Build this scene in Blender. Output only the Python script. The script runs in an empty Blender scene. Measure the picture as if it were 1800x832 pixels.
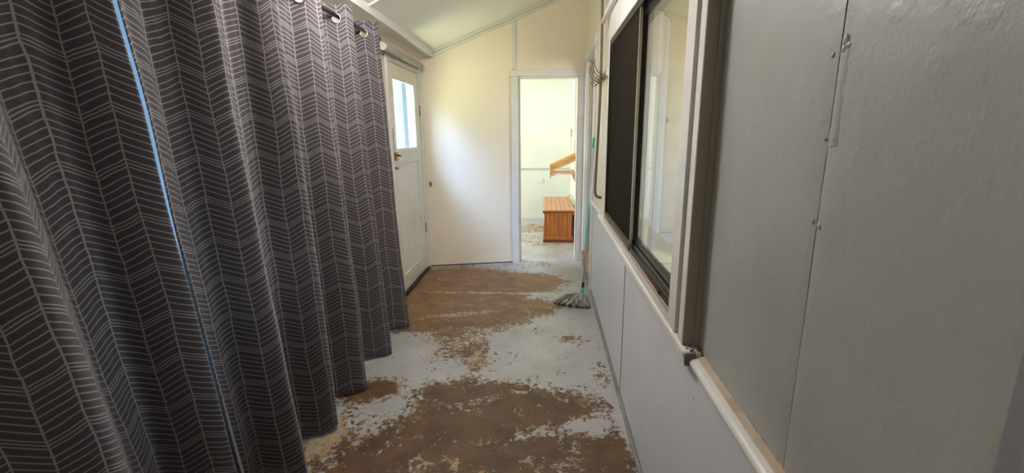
import bpy, bmesh, math, random
from mathutils import Vector, Matrix, noise
PI = math.pi
sc = bpy.context.scene

# ------------------------------------------------------------ camera
cam_d = bpy.data.cameras.new('camera'); cam = bpy.data.objects.new('camera', cam_d)
sc.collection.objects.link(cam); sc.camera = cam
cam_d.sensor_width = 36.0; cam_d.lens = 36.0 * 806.0 / 1800.0; cam_d.clip_start = 0.02
yaw, pitch, roll = 0.0759, 0.2223, -0.0115
F = Vector((-math.sin(yaw)*math.cos(pitch), math.cos(yaw)*math.cos(pitch), -math.sin(pitch)))
R0 = Vector((math.cos(yaw), math.sin(yaw), 0)); U0 = R0.cross(F)
RR = R0*math.cos(roll) + U0*math.sin(roll); UU = -R0*math.sin(roll) + U0*math.cos(roll)
m = Matrix((RR, UU, -F)).transposed().to_4x4(); m.translation = Vector((0, 0, 1.42))
cam.matrix_world = m

# ------------------------------------------------------------ world, sun, lamps, exposure
w = bpy.data.worlds.new('sky'); sc.world = w; w.use_nodes = True
nt = w.node_tree; bg = nt.nodes['Background']
sky = nt.nodes.new('ShaderNodeTexSky'); sky.sky_type = 'NISHITA'; sky.sun_disc = False
sky.sun_elevation = math.radians(52); sky.sun_rotation = math.radians(160); sky.air_density = 1.0
nt.links.new(sky.outputs[0], bg.inputs[0]); bg.inputs[1].default_value = 0.55

def lamp(name, kind, loc, direction, energy, color=(1, 1, 1), size=(1, 1), spread=180):
    d = bpy.data.lights.new(name, kind); o = bpy.data.objects.new(name, d); sc.collection.objects.link(o)
    o.location = loc; o.rotation_euler = Vector(direction).to_track_quat('-Z', 'Y').to_euler()
    d.energy = energy; d.color = color
    if kind == 'AREA':
        d.shape = 'RECTANGLE'; d.size, d.size_y = size; d.spread = math.radians(spread)
    return o
sun = lamp('sun', 'SUN', (0, 0, 8), (-0.01, 0.62, -1.1), 5.0, (1.0, 0.95, 0.87)); sun.data.angle = math.radians(0.6)
# daylight entering: door pane (sky above / lawn below the horizon), windows of the far room and the inner room; the remaining lamps are added fill
lamp('daylight_door_sky', 'AREA', (-2.45, 2.75, 3.35), (1.15, 1.5, -1.75), 150, (0.34, 0.55, 1.0), (1.2, 0.9))
lamp('daylight_door_lawn', 'AREA', (-3.0, 2.2, 0.42), (1.7, 2.0, 1.15), 32, (0.92, 1.0, 0.40), (1.6, 1.6))
lamp('daylight_door_lawn_near', 'AREA', (-2.15, 3.8, 0.25), (0.9, 0.4, 1.35), 28, (0.97, 1.0, 0.72), (0.9, 0.9))
lamp('daylight_far_room', 'AREA', (-2.85, 6.35, 1.5), (1, 0, -0.05), 36, (1.0, 0.985, 0.86), (1.6, 1.2))
lamp('daylight_inner_room', 'AREA', (3.5, 2.8, 1.75), (-1, 0, -0.1), 15, (1.0, 0.97, 0.90), (1.8, 1.2))
cl_ = lamp('corridor_fill', 'POINT', (-0.60, 2.15, 2.28), (0, 0, -1), 21, (1.0, 0.97, 0.93)); cl_.data.shadow_soft_size = 0.18  # unseen point light added to brighten the middle of the corridor, no fixture
lamp('rear_fill', 'AREA', (-0.75, -1.15, 1.75), (0.0, 1, 0.02), 1.0, (1.0, 0.95, 0.90), (0.8, 1.1))  # weak fill added behind the camera; the rear wall has no opening
sc.view_settings.view_transform = 'Standard'; sc.view_settings.look = 'None'
sc.view_settings.exposure = 1.2; sc.view_settings.gamma = 1.0; sc.view_settings.use_curve_mapping = False

# ------------------------------------------------------------ materials
def s2l(c): return tuple(((v/255)/12.92 if v/255 <= 0.04045 else ((v/255+0.055)/1.055)**2.4) for v in c) + (1.0,)

def mat(name, rgb, rough=0.5, metal=0.0, var=0.04, vscale=6.0, bump=0.0, bscale=60.0, spec=0.5, stretch=None, rgb2=None, dirt=None, sheen=0):
    M = bpy.data.materials.new(name); M.use_nodes = True; n = M.node_tree.nodes; l = M.node_tree.links
    b = n['Principled BSDF']; b.inputs['Roughness'].default_value = rough; b.inputs['Metallic'].default_value = metal
    b.inputs['Specular IOR Level'].default_value = spec
    tc = n.new('ShaderNodeTexCoord'); mp = n.new('ShaderNodeMapping'); l.new(tc.outputs['Object'], mp.inputs[0])
    if stretch: mp.inputs['Scale'].default_value = stretch
    nz = n.new('ShaderNodeTexNoise'); nz.inputs['Scale'].default_value = vscale; nz.inputs['Detail'].default_value = 6
    l.new(mp.outputs[0], nz.inputs[0])
    c1 = s2l(rgb); c2 = s2l(rgb2) if rgb2 else tuple(max(0, v*(1-4*var)) for v in c1[:3]) + (1,)
    mx = n.new('ShaderNodeMix'); mx.data_type = 'RGBA'; mx.inputs[6].default_value = c1; mx.inputs[7].default_value = c2
    rp = n.new('ShaderNodeMapRange'); rp.inputs[1].default_value = 0.35; rp.inputs[2].default_value = 0.75
    l.new(nz.outputs[0], rp.inputs[0]); l.new(rp.outputs[0], mx.inputs[0]); out = mx.outputs[2]
    if dirt:
        n2 = n.new('ShaderNodeTexNoise'); n2.inputs['Scale'].default_value = dirt[1]; n2.inputs['Detail'].default_value = 10
        l.new(tc.outputs['Object'], n2.inputs[0])
        r2 = n.new('ShaderNodeMapRange'); r2.inputs[1].default_value = dirt[2]; r2.inputs[2].default_value = dirt[2]+0.04
        l.new(n2.outputs[0], r2.inputs[0])
        m2 = n.new('ShaderNodeMix'); m2.data_type = 'RGBA'; m2.inputs[7].default_value = s2l(dirt[0])
        l.new(out, m2.inputs[6]); l.new(r2.outputs[0], m2.inputs[0]); out = m2.outputs[2]
    l.new(out, b.inputs['Base Color'])
    if sheen: b.inputs['Sheen Weight'].default_value = sheen
    if bump:
        n3 = n.new('ShaderNodeTexNoise'); n3.inputs['Scale'].default_value = bscale; n3.inputs['Detail'].default_value = 4
        l.new(mp.outputs[0], n3.inputs[0])
        bp = n.new('ShaderNodeBump'); bp.inputs['Strength'].default_value = 1.0; bp.inputs['Distance'].default_value = bump
        l.new(n3.outputs[0], bp.inputs['Height']); l.new(bp.outputs[0], b.inputs['Normal'])
    return M

M_white = mat('painted_white_timber', (226, 222, 210), 0.38, bump=0.0006, bscale=35, var=0.02)
M_lily = mat('painted_white_trim', (228, 225, 222), 0.34, bump=0.0008, bscale=30, var=0.03, dirt=((170, 150, 125), 14, 0.755))
M_wall = mat('cream_wall_paint', (241, 228, 206), 0.42, bump=0.0008, bscale=9, var=0.015, vscale=2)
M_low = mat('lower_wall_sheet_paint', (222, 226, 232), 0.42, bump=0.0006, bscale=12, var=0.02, vscale=3, dirt=((120, 112, 105), 26, 0.765))
M_ceil = mat('ceiling_paint', (236, 234, 226), 0.42, bump=0.0008, bscale=6, var=0.015, vscale=2)
M_post = mat('dusty_shaded_side', (150, 143, 128), 0.6, bump=0.001, bscale=40, var=0.07, stretch=(1, 1, .15))  # shade of the post side put into this darker colour, along with dust
M_dust = mat('dusty_ledge_paint', (196, 180, 160), 0.6, bump=0.001, bscale=50, var=0.05, vscale=14, rgb2=(165, 140, 118))
M_groove = mat('grey_joint', (108, 106, 102), 0.6)
M_gap = mat('dark_gap', (46, 38, 32), 0.8)
M_black = mat('black_aluminium', (30, 29, 28), 0.35, metal=0.3, bump=0.0002)
M_alu = mat('brushed_aluminium', (186, 182, 170), 0.38, metal=0.85, bump=0.0001)
M_rubber = mat('black_rubber', (38, 34, 32), 0.6, bump=0.001)
M_brass = mat('aged_brass', (165, 130, 66), 0.3, metal=1.0, var=0.08)
M_bronze = mat('dark_brass_hook', (140, 108, 62), 0.3, metal=1.0, var=0.08)
M_steel = mat('nickel', (170, 165, 155), 0.22, metal=1.0)
M_rod = mat('dark_rod', (62, 56, 50), 0.32, metal=0.6)
M_pipe = mat('grey_brown_conduit', (104, 95, 78), 0.35, bump=0.0004)
M_strap = mat('brown_leather_strap', (118, 92, 84), 0.6, bump=0.0005)
M_blind = mat('grey_blind_cloth', (178, 174, 164), 0.7, bump=0.0003, bscale=200)
M_plast = mat('white_plastic', (232, 232, 228), 0.3, var=0.01)
M_pine = mat('varnished_pine', (196, 122, 62), 0.32, var=0.06, vscale=7, stretch=(6, 6, .5), rgb2=(150, 78, 34), bump=0.0004)
M_pinetop = mat('varnished_pine_lid', (214, 152, 104), 0.35, var=0.06, vscale=7, stretch=(8, .6, 6), rgb2=(188, 120, 74), bump=0.0004)
M_pinedk = mat('dark_pine_moulding', (128, 66, 32), 0.35, var=0.08, vscale=9, stretch=(.6, 6, 6))
M_ply = mat('light_plywood', (222, 178, 120), 0.45, var=0.05, vscale=6, stretch=(.7, 6, 6), rgb2=(200, 148, 92))
M_plypink = mat('pink_pine_shelf', (226, 186, 158), 0.45, var=0.05, vscale=6, stretch=(.7, 6, 6))
M_step = mat('worn_threshold_timber', (176, 138, 118), 0.6, var=0.12, vscale=12, stretch=(4, .6, 4), rgb2=(120, 80, 64), bump=0.002)
M_green = mat('green_plastic', (70, 186, 104), 0.35)
M_teal = mat('teal_handle_sleeve', (110, 196, 190), 0.35)
M_pole = mat('pale_steel_handle', (190, 196, 202), 0.35, metal=0.2)
M_mopA = mat('grey_white_mop_yarn', (186, 190, 178), 0.9, var=0.12, vscale=60, rgb2=(96, 104, 96), bump=0.002, bscale=300)
M_mopB = mat('dirty_dark_mop_yarn', (62, 62, 58), 0.95, bump=0.002, bscale=300)
M_sheer_dark = mat('lace_edge', (176, 172, 170), 0.8)
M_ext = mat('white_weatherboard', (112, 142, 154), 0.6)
M_extpost = mat('blue_grey_exterior_post', (58, 78, 92), 0.6)
M_grass = mat('lawn', (120, 140, 60), 0.9, var=0.1, vscale=3)

def glass_mat(name, tint=(1, 1, 1), refl=1.0):
    M = bpy.data.materials.new(name); M.use_nodes = True; n = M.node_tree.nodes; l = M.node_tree.links
    for q in list(n): n.remove(q)
    o = n.new('ShaderNodeOutputMaterial'); t = n.new('ShaderNodeBsdfTransparent'); t.inputs[0].default_value = (*tint, 1)
    g = n.new('ShaderNodeBsdfGlossy'); g.inputs['Roughness'].default_value = 0.0
    fr = n.new('ShaderNodeFresnel'); fr.inputs[0].default_value = 1.5
    # each face of the thin pane reflects as air-to-glass, whichever side it is seen from
    ge = n.new('ShaderNodeNewGeometry'); c = n.new('ShaderNodeMapRange'); c.inputs[3].default_value = 1.5; c.inputs[4].default_value = 1/1.5
    l.new(ge.outputs['Backfacing'], c.inputs[0]); l.new(c.outputs[0], fr.inputs[0]); c = fr
    mx = n.new('ShaderNodeMixShader'); l.new(c.outputs[0], mx.inputs[0]); l.new(t.outputs[0], mx.inputs[1]); l.new(g.outputs[0], mx.inputs[2])
    l.new(mx.outputs[0], o.inputs[0]); return M
M_glass = glass_mat('window_glass', (0.96, 0.98, 0.97))

def screen_mat():
    M = bpy.data.materials.new('fly_screen_mesh'); M.use_nodes = True; n = M.node_tree.nodes; l = M.node_tree.links
    b = n['Principled BSDF']; b.inputs['Base Color'].default_value = s2l((40, 35, 28)); b.inputs['Roughness'].default_value = 0.9; b.inputs['Specular IOR Level'].default_value = 0.05
    o = n['Material Output']; t = n.new('ShaderNodeBsdfTransparent'); mx = n.new('ShaderNodeMixShader')
    tc = n.new('ShaderNodeTexCoord'); wv = n.new('ShaderNodeTexNoise'); wv.inputs['Scale'].default_value = 160
    mp = n.new('ShaderNodeMapping'); mp.inputs['Scale'].default_value = (1, .25, 1); l.new(tc.outputs['Object'], mp.inputs[0]); l.new(mp.outputs[0], wv.inputs[0])
    mr = n.new('ShaderNodeMapRange'); mr.inputs[3].default_value = 0.97; mr.inputs[4].default_value = 1.0; l.new(wv.outputs[0], mr.inputs[0])
    l.new(mr.outputs[0], mx.inputs[0]); l.new(t.outputs[0], mx.inputs[1]); l.new(b.outputs[0], mx.inputs[2]); l.new(mx.outputs[0], o.inputs[0])
    return M
M_screen = screen_mat()

def sheer_mat():
    M = bpy.data.materials.new('sheer_white_cloth'); M.use_nodes = True; n = M.node_tree.nodes; l = M.node_tree.links
    b = n['Principled BSDF']; b.inputs['Base Color'].default_value = s2l((226, 224, 222)); b.inputs['Roughness'].default_value = 0.9
    o = n['Material Output']; t = n.new('ShaderNodeBsdfTransparent'); mx = n.new('ShaderNodeMixShader'); mx.inputs[0].default_value = 0.62
    l.new(t.outputs[0], mx.inputs[1]); l.new(b.outputs[0], mx.inputs[2]); l.new(mx.outputs[0], o.inputs[0]); return M
M_sheer = sheer_mat()

def curtain_mat():
    M = bpy.data.materials.new('herringbone_curtain_cloth'); M.use_nodes = True; n = M.node_tree.nodes; l = M.node_tree.links
    b = n['Principled BSDF']; b.inputs['Roughness'].default_value = 0.85; b.inputs['Specular IOR Level'].default_value = 0.25
    uv = n.new('ShaderNodeUVMap'); uv.uv_map = 'UVMap'
    tc = n.new('ShaderNodeTexCoord')
    sp = n.new('ShaderNodeSeparateXYZ'); l.new(uv.outputs[0], sp.inputs[0])
    def mt(op, a, bb=None, cc=None):
        q = n.new('ShaderNodeMath'); q.operation = op
        for i, v in enumerate((a, bb, cc)):
            if v is None: continue
            if isinstance(v, (int, float)): q.inputs[i].default_value = v
            else: l.new(v, q.inputs[i])
        return q.outputs[0]
    W = 0.070
    wob = n.new('ShaderNodeTexNoise'); wob.inputs['Scale'].default_value = 9; l.new(uv.outputs[0], wob.inputs[0])
    wb = mt('MULTIPLY', mt('SUBTRACT', wob.outputs[0], 0.5), 0.012)
    u = mt('ADD', sp.outputs[0], wb)
    pp = mt('PINGPONG', u, W)
    v2 = mt('ADD', mt('ADD', sp.outputs[1], wb), mt('MULTIPLY', pp, 0.48))
    Pd = 0.140
    fr = mt('FRACT', mt('DIVIDE', mt('ADD', v2, 10.0), Pd))
    cr = n.new('ShaderNodeValToRGB'); cr.color_ramp.interpolation = 'LINEAR'
    offs = (0.007, 0.0165, 0.026, 0.048, 0.068, 0.088, 0.107, 0.125); hw = 0.0015; sf = 0.0006
    st = [(0.0, 0)]
    for q in offs: st += [((q-hw-sf)/Pd, 0), ((q-hw)/Pd, 1), ((q+hw)/Pd, 1), ((q+hw+sf)/Pd, 0)]
    # 32 stops at most: the ramp takes the lines, the start is the first dark stop
    el = cr.color_ramp.elements; st = st[1:]
    el[0].position = st[0][0]; el[0].color = (0, 0, 0, 1); el[1].position = st[-1][0]; el[1].color = (0, 0, 0, 1)
    for p, v in st[1:-1]:
        e = el.new(p); e.color = (v, v, v, 1)
    l.new(fr, cr.inputs[0])
    d = mt('MINIMUM', pp, mt('SUBTRACT', W, pp))
    vl = n.new('ShaderNodeMapRange'); vl.inputs[1].default_value = 0.0026; vl.inputs[2].default_value = 0.0017
    vl.inputs[3].default_value = 0; vl.inputs[4].default_value = 1; l.new(d, vl.inputs[0])
    line = mt('MAXIMUM', cr.outputs[0], vl.outputs[0])
    nz = n.new('ShaderNodeTexNoise'); nz.inputs['Scale'].default_value = 160; nz.inputs['Detail'].default_value = 3
    mp = n.new('ShaderNodeMapping'); mp.inputs['Scale'].default_value = (1, 4, 1); l.new(uv.outputs[0], mp.inputs[0]); l.new(mp.outputs[0], nz.inputs[0])
    base = n.new('ShaderNodeMix'); base.data_type = 'RGBA'; base.inputs[6].default_value = s2l((62, 57, 61)); base.inputs[7].default_value = s2l((84, 77, 81))
    l.new(nz.outputs[0], base.inputs[0])
    mx = n.new('ShaderNodeMix'); mx.data_type = 'RGBA'; mx.inputs[7].default_value = s2l((150, 145, 146))
    l.new(mt('MULTIPLY', line, 0.85), mx.inputs[0]); l.new(base.outputs[2], mx.inputs[6]); l.new(mx.outputs[2], b.inputs['Base Color'])
    bn = n.new('ShaderNodeTexNoise'); bn.inputs['Scale'].default_value = 14; bn.inputs['Detail'].default_value = 8; l.new(uv.outputs[0], bn.inputs[0])
    bp = n.new('ShaderNodeBump'); bp.inputs['Distance'].default_value = 0.006; bp.inputs['Strength'].default_value = 0.5
    l.new(bn.outputs[0], bp.inputs['Height']); l.new(bp.outputs[0], b.inputs['Normal'])
    b.inputs['Sheen Weight'].default_value = 0.15
    return M
M_curt = curtain_mat()

def floor_mat():
    M = bpy.data.materials.new('peeling_grey_floor_paint'); M.use_nodes = True; n = M.node_tree.nodes; l = M.node_tree.links
    b = n['Principled BSDF']
    at = n.new('ShaderNodeAttribute'); at.attribute_name = 'wear'
    tc = n.new('ShaderNodeTexCoord')
    def nz(scale, det, rough=0.6, dist=0, st=None):
        q = n.new('ShaderNodeTexNoise'); q.inputs['Scale'].default_value = scale; q.inputs['Detail'].default_value = det
        q.inputs['Roughness'].default_value = rough; q.inputs['Distortion'].default_value = dist
        if st:
            mp = n.new('ShaderNodeMapping'); mp.inputs['Scale'].default_value = st; l.new(tc.outputs['Object'], mp.inputs[0]); l.new(mp.outputs[0], q.inputs[0])
        else: l.new(tc.outputs['Object'], q.inputs[0])
        return q.outputs[0]
    def mt(op, a, bb=None):
        q = n.new('ShaderNodeMath'); q.operation = op
        for i, v in enumerate((a, bb)):
            if v is None: continue
            if isinstance(v, (int, float)): q.inputs[i].default_value = v
            else: l.new(v, q.inputs[i])
        return q.outputs[0]
    def rng(v, a, c):
        q = n.new('ShaderNodeMapRange'); q.inputs[1].default_value = a; q.inputs[2].default_value = c; l.new(v, q.inputs[0]); return q.outputs[0]
    def mix(f, a, c):
        q = n.new('ShaderNodeMix'); q.data_type = 'RGBA'; l.new(f, q.inputs[0])
        for i, v in ((6, a), (7, c)):
            if isinstance(v, tuple): q.inputs[i].default_value = v
            else: l.new(v, q.inputs[i])
        return q.outputs[2]
    big = nz(5, 4, 0.6); fine = nz(34, 9, 0.75, 0.5)
    f = mt('ADD', at.outputs['Fac'], mt('MULTIPLY', mt('SUBTRACT', big, 0.5), 0.9))
    f = mt('ADD', f, mt('MULTIPLY', mt('SUBTRACT', fine, 0.5), 2.7))
    f = mt('ADD', f, mt('MULTIPLY', mt('SUBTRACT', nz(11, 5, 0.65, 0.8), 0.5), 1.1))
    peel = rng(f, 0.50, 0.53)
    # leftover yellow primer along the rim and in flecks
    prim_n = nz(17, 6, 0.7)
    rim = mt('MULTIPLY', rng(f, 0.50, 0.52), mt('SUBTRACT', 1.0, rng(f, 0.60, 0.66)))
    prim = mt('MULTIPLY', rim, rng(prim_n, 0.47, 0.53))
    at2 = n.new('ShaderNodeAttribute'); at2.attribute_name = 'primer'
    prim2 = mt('MULTIPLY', peel, rng(mt('ADD', at2.outputs['Fac'], mt('MULTIPLY', mt('SUBTRACT', prim_n, 0.5), 3.4)), 0.62, 0.70))
    prim = mt('MAXIMUM', prim, prim2)
    grey = mix(rng(nz(3, 6), 0.3, 0.7), s2l((184, 183, 183)), s2l((162, 161, 161)))
    grey = mix(mt('MULTIPLY', rng(nz(70, 4), 0.60, 0.72), 0.5), grey, s2l((118, 112, 104)))
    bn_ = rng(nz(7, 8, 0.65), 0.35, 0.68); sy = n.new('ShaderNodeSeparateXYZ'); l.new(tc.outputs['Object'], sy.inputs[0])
    brown = mix(rng(sy.outputs[1], 2.4, 3.6), mix(bn_, s2l((112, 82, 57)), s2l((72, 54, 40))), mix(bn_, s2l((152, 114, 78)), s2l((112, 82, 56))))  # brown lightens with depth: gloss on the far floor put into the colour
    brown = mix(mt('MULTIPLY', rng(nz(60, 5), 0.55, 0.75), 0.5), brown, s2l((66, 48, 36)))
    prc = mix(rng(nz(30, 4), 0.3, 0.7), s2l((198, 172, 130)), s2l((150, 116, 78)))
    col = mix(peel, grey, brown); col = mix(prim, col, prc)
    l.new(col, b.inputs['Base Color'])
    ro = n.new('ShaderNodeMapRange'); ro.inputs[3].default_value = 0.30; ro.inputs[4].default_value = 0.5; l.new(peel, ro.inputs[0]); l.new(ro.outputs[0], b.inputs['Roughness'])
    hgt = mt('ADD', mt('MULTIPLY', mt('SUBTRACT', 1.0, peel), 0.7), mt('MULTIPLY', prim, 0.35))
    hgt = mt('ADD', hgt, mt('MULTIPLY', nz(40, 5), 0.5))
    bp = n.new('ShaderNodeBump'); bp.inputs['Distance'].default_value = 0.0016; bp.inputs['Strength'].default_value = 0.9
    l.new(hgt, bp.inputs['Height']); l.new(bp.outputs[0], b.inputs['Normal'])
    return M
M_floor = floor_mat()

def plaster_mat():
    # glossy old grey-white paint with runs, blisters and roller ripple
    M = mat('old_gloss_wall_paint', (176, 177, 173), 0.40, var=0.04, vscale=3)
    n = M.node_tree.nodes; l = M.node_tree.links; b = n['Principled BSDF']; tc = n.new('ShaderNodeTexCoord')
    h = None
    for sc_, det, amp, thr, st in ((130, 2, 0.45, None, None), (34, 3, 0.45, 0.55, (1, 1, .9)), (7, 3, 0.9, None, None)):
        mp = n.new('ShaderNodeMapping'); l.new(tc.outputs['Object'], mp.inputs[0])
        if st: mp.inputs['Scale'].default_value = st
        q = n.new('ShaderNodeTexNoise'); q.inputs['Scale'].default_value = sc_; q.inputs['Detail'].default_value = det; l.new(mp.outputs[0], q.inputs[0])
        o = q.outputs[0]
        if thr:
            r = n.new('ShaderNodeMapRange'); r.inputs[1].default_value = thr; r.inputs[2].default_value = thr+0.14; l.new(o, r.inputs[0]); o = r.outputs[0]
        q2 = n.new('ShaderNodeMath'); q2.operation = 'MULTIPLY'; q2.inputs[1].default_value = amp; l.new(o, q2.inputs[0]); o = q2.outputs[0]
        if h is None: h = o
        else:
            a = n.new('ShaderNodeMath'); a.operation = 'ADD'; l.new(h, a.inputs[0]); l.new(o, a.inputs[1]); h = a.outputs[0]
    bp = n.new('ShaderNodeBump'); bp.inputs['Distance'].default_value = 0.0014; bp.inputs['Strength'].default_value = 0.5
    l.new(h, bp.inputs['Height']); l.new(bp.outputs[0], b.inputs['Normal']); return M
M_gloss = plaster_mat()

# ------------------------------------------------------------ helpers
def obj(name, bm, material, parent=None, smooth=False, bevel=0.0, loc=None):
    me = bpy.data.meshes.new(name); bmesh.ops.recalc_face_normals(bm, faces=bm.faces); bm.to_mesh(me); bm.free()
    if smooth:
        for p in me.polygons: p.use_smooth = True
    me.materials.append(material)
    o = bpy.data.objects.new(name, me); sc.collection.objects.link(o)
    if parent:
        o.parent = parent
        o.matrix_parent_inverse = Matrix.Translation(-parent.location)
    if bevel:
        md = o.modifiers.new('bevel', 'BEVEL'); md.width = bevel; md.segments = 2; md.limit_method = 'ANGLE'; md.angle_limit = 0.6
    return o
def box(x0, x1, y0, y1, z0, z1, bm=None):
    bm = bm or bmesh.new()
    v = [bm.verts.new((x, y, z)) for x in (x0, x1) for y in (y0, y1) for z in (z0, z1)]
    for f in ((0, 1, 3, 2), (4, 6, 7, 5), (0, 4, 5, 1), (2, 3, 7, 6), (0, 2, 6, 4), (1, 5, 7, 3)): bm.faces.new([v[i] for i in f])
    return bm
def prism(pts, f0, f1, bm=None):
    """pts: 2D outline; f0, f1 map (a, b) to the two end outlines in 3D."""
    bm = bm or bmesh.new()
    a = [bm.verts.new(f0(*p)) for p in pts]; b = [bm.verts.new(f1(*p)) for p in pts]
    bm.faces.new(a); bm.faces.new(b[::-1]); k = len(pts)
    for i in range(k): bm.faces.new((a[i], a[(i+1) % k], b[(i+1) % k], b[i]))
    return bm
def tube(path, r, seg=10, bm=None, cap=True):
    bm = bm or bmesh.new(); path = [Vector(p) for p in path]; k = len(path); rings = []
    rad = r if isinstance(r, (list, tuple)) else [r]*k
    ref = Vector((0.13, 0.31, 0.94)).normalized(); up = None
    for i in range(k):
        t = (path[min(i+1, k-1)] - path[max(i-1, 0)]).normalized()
        if up is None:
            up = t.cross(ref)
            if up.length < 0.05: up = t.cross(Vector((1, 0, 0)))
        else: up = up - t*up.dot(t)
        up.normalize(); sd = t.cross(up)
        rings.append([bm.verts.new(path[i] + (up*math.cos(2*PI*j/seg) + sd*math.sin(2*PI*j/seg))*rad[i]) for j in range(seg)])
    for i in range(k-1):
        for j in range(seg):
            bm.faces.new((rings[i][j], rings[i][(j+1) % seg], rings[i+1][(j+1) % seg], rings[i+1][j]))
    if cap: bm.faces.new(rings[0][::-1]); bm.faces.new(rings[-1])
    return bm
def torus(c, nrm, R, r, bm=None, seg=24, sub=8):
    bm = bm or bmesh.new(); q = Vector(nrm).to_track_quat('Z', 'Y').to_matrix(); rings = []
    for i in range(seg):
        a = 2*PI*i/seg; rings.append([bm.verts.new(Vector(c) + q @ Vector(((R+r*math.cos(2*PI*j/sub))*math.cos(a), (R+r*math.cos(2*PI*j/sub))*math.sin(a), r*math.sin(2*PI*j/sub)))) for j in range(sub)])
    for i in range(seg):
        for j in range(sub):
            bm.faces.new((rings[i][j], rings[(i+1) % seg][j], rings[(i+1) % seg][(j+1) % sub], rings[i][(j+1) % sub]))
    return bm
def empty(name, loc):
    o = bpy.data.objects.new(name, None); sc.collection.objects.link(o); o.location = loc; o.empty_display_size = 0.1; return o
def tag(o, label, cat, group=None, kind=None):
    o['label'] = label; o['category'] = cat
    if group: o['group'] = group
    if kind: o['kind'] = kind
    return o
def struct(o, label=None, cat='trim'):
    o['kind'] = 'structure'; o['category'] = cat
    if label: o['label'] = label
    return o

# ------------------------------------------------------------ dimensions (metres; camera stands at x=0, y=0)
XL, XR = -1.267, 0.412                 # left wall, lower right wall
A0, A1 = 4.76, 5.11                    # the end wall stands askew: its y at the left and at the right wall
def ye(x): return A0 + (x - XL)*(A1 - A0)/(XR - XL)
def zc(x): return 2.215 + 0.43*(x + 1.13)    # sloping ceiling
rnd = random.Random(4)

# ------------------------------------------------------------ floor with wear maps
def blob(x, y, cx, cy, rx, ry, ang=0):
    dx, dy = x-cx, y-cy; c, s = math.cos(ang), math.sin(ang); a = (dx*c+dy*s)/rx; b_ = (-dx*s+dy*c)/ry
    return math.exp(-(a*a+b_*b_)**1.6)
WEAR = [  # cx, cy, rx, ry, angle, strength
    (-0.95, 4.15, 0.55, 0.62, 0, 1.0), (-0.45, 4.10, 0.50, 0.50, 0, 0.85), (-0.10, 4.30, 0.30, 0.22, 0, 0.62), (-0.05, 3.62, 0.22, 0.18, 0.3, 0.5),
    (-0.85, 3.40, 0.45, 0.35, 0.2, 0.9), (-0.40, 3.45, 0.35, 0.28, 0, 0.72),
    (-0.45, 1.70, 0.42, 0.52, 0.1, 1.3), (-0.10, 1.75, 0.36, 0.45, 0, 0.9), (-0.45, 2.28, 0.36, 0.16, 0, 0.55), (-0.05, 2.30, 0.30, 0.10, 0, 0.42),
    (0.18, 1.78, 0.22, 0.16, 0, 0.62), (0.15, 2.16, 0.22, 0.10, 0.2, 0.5), (-1.0, 2.28, 0.16, 0.14, 0.5, 0.8), (-0.45, 2.75, 0.10, 0.30, 0, 0.52),
    (-0.65, 2.90, 0.16, 0.25, 0.2, 0.42), (0.22, 3.00, 0.16, 0.08, 0, 0.40), (0.33, 2.55, 0.06, 0.16, 0, 0.3), (-0.40, 1.15, 0.75, 0.5, 0, 1.0), (0.33, 1.85, 0.05, 0.3, 0, 0.5),
    (-1.05, 1.85, 0.14, 0.22, 0, 0.45), (-0.20, 6.85, 0.22, 0.35, 0, 0.50), (0.0, 5.95, 0.4, 0.3, 0, 0.26), (-0.1, 4.85, 0.2, 0.15, 0, 0.30), (-0.7, 0.3, 0.6, 0.5, 0, 0.6)]
STREAK = [(-0.45, 3.93, 0.75, 0.030, -0.02, 0.42), (0.0, 3.80, 0.35, 0.10, 0.1, 0.22), (-0.62, 3.45, 0.32, 0.035, 0.25, 0.40), (-0.60, 4.42, 0.5, 0.05, 0.05, 0.2),
    (-0.30, 1.60, 0.10, 0.05, 0.3, 0.5), (-0.55, 1.72, 0.05, 0.06, 0, 0.4), (-0.05, 1.95, 0.4, 0.05, 0.3, 0.22), (-0.35, 2.22, 0.3, 0.04, 0.4, 0.3), (0.1, 1.7, 0.1, 0.2, 0, 0.2), (0.12, 1.98, 0.25, 0.10, 0.2, 0.22), (-0.75, 2.15, 0.10, 0.2, 0, 0.3)]
PRIM = [(-0.55, 3.93, 0.7, 0.035, 0, 0.7), (-0.62, 3.42, 0.34, 0.03, 0.25, 0.8), (-0.45, 2.66, 0.07, 0.22, 0, 0.8), (-0.30, 1.62, 0.12, 0.06, 0.3, 0.7), (-1.05, 1.85, 0.12, 0.22, 0, 0.9), (-0.55, 2.95, 0.4, 0.10, 0, 0.45), (-0.80, 2.46, 0.12, 0.06, 0.4, 0.7),
        (-0.18, 6.90, 0.18, 0.3, 0, 0.8), (-0.20, 4.55, 0.4, 0.15, 0, 0.4), (-0.42, 1.72, 0.06, 0.1, 0, 0.6), (-0.10, 3.95, 0.35, 0.05, 0, 0.4)]
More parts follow.
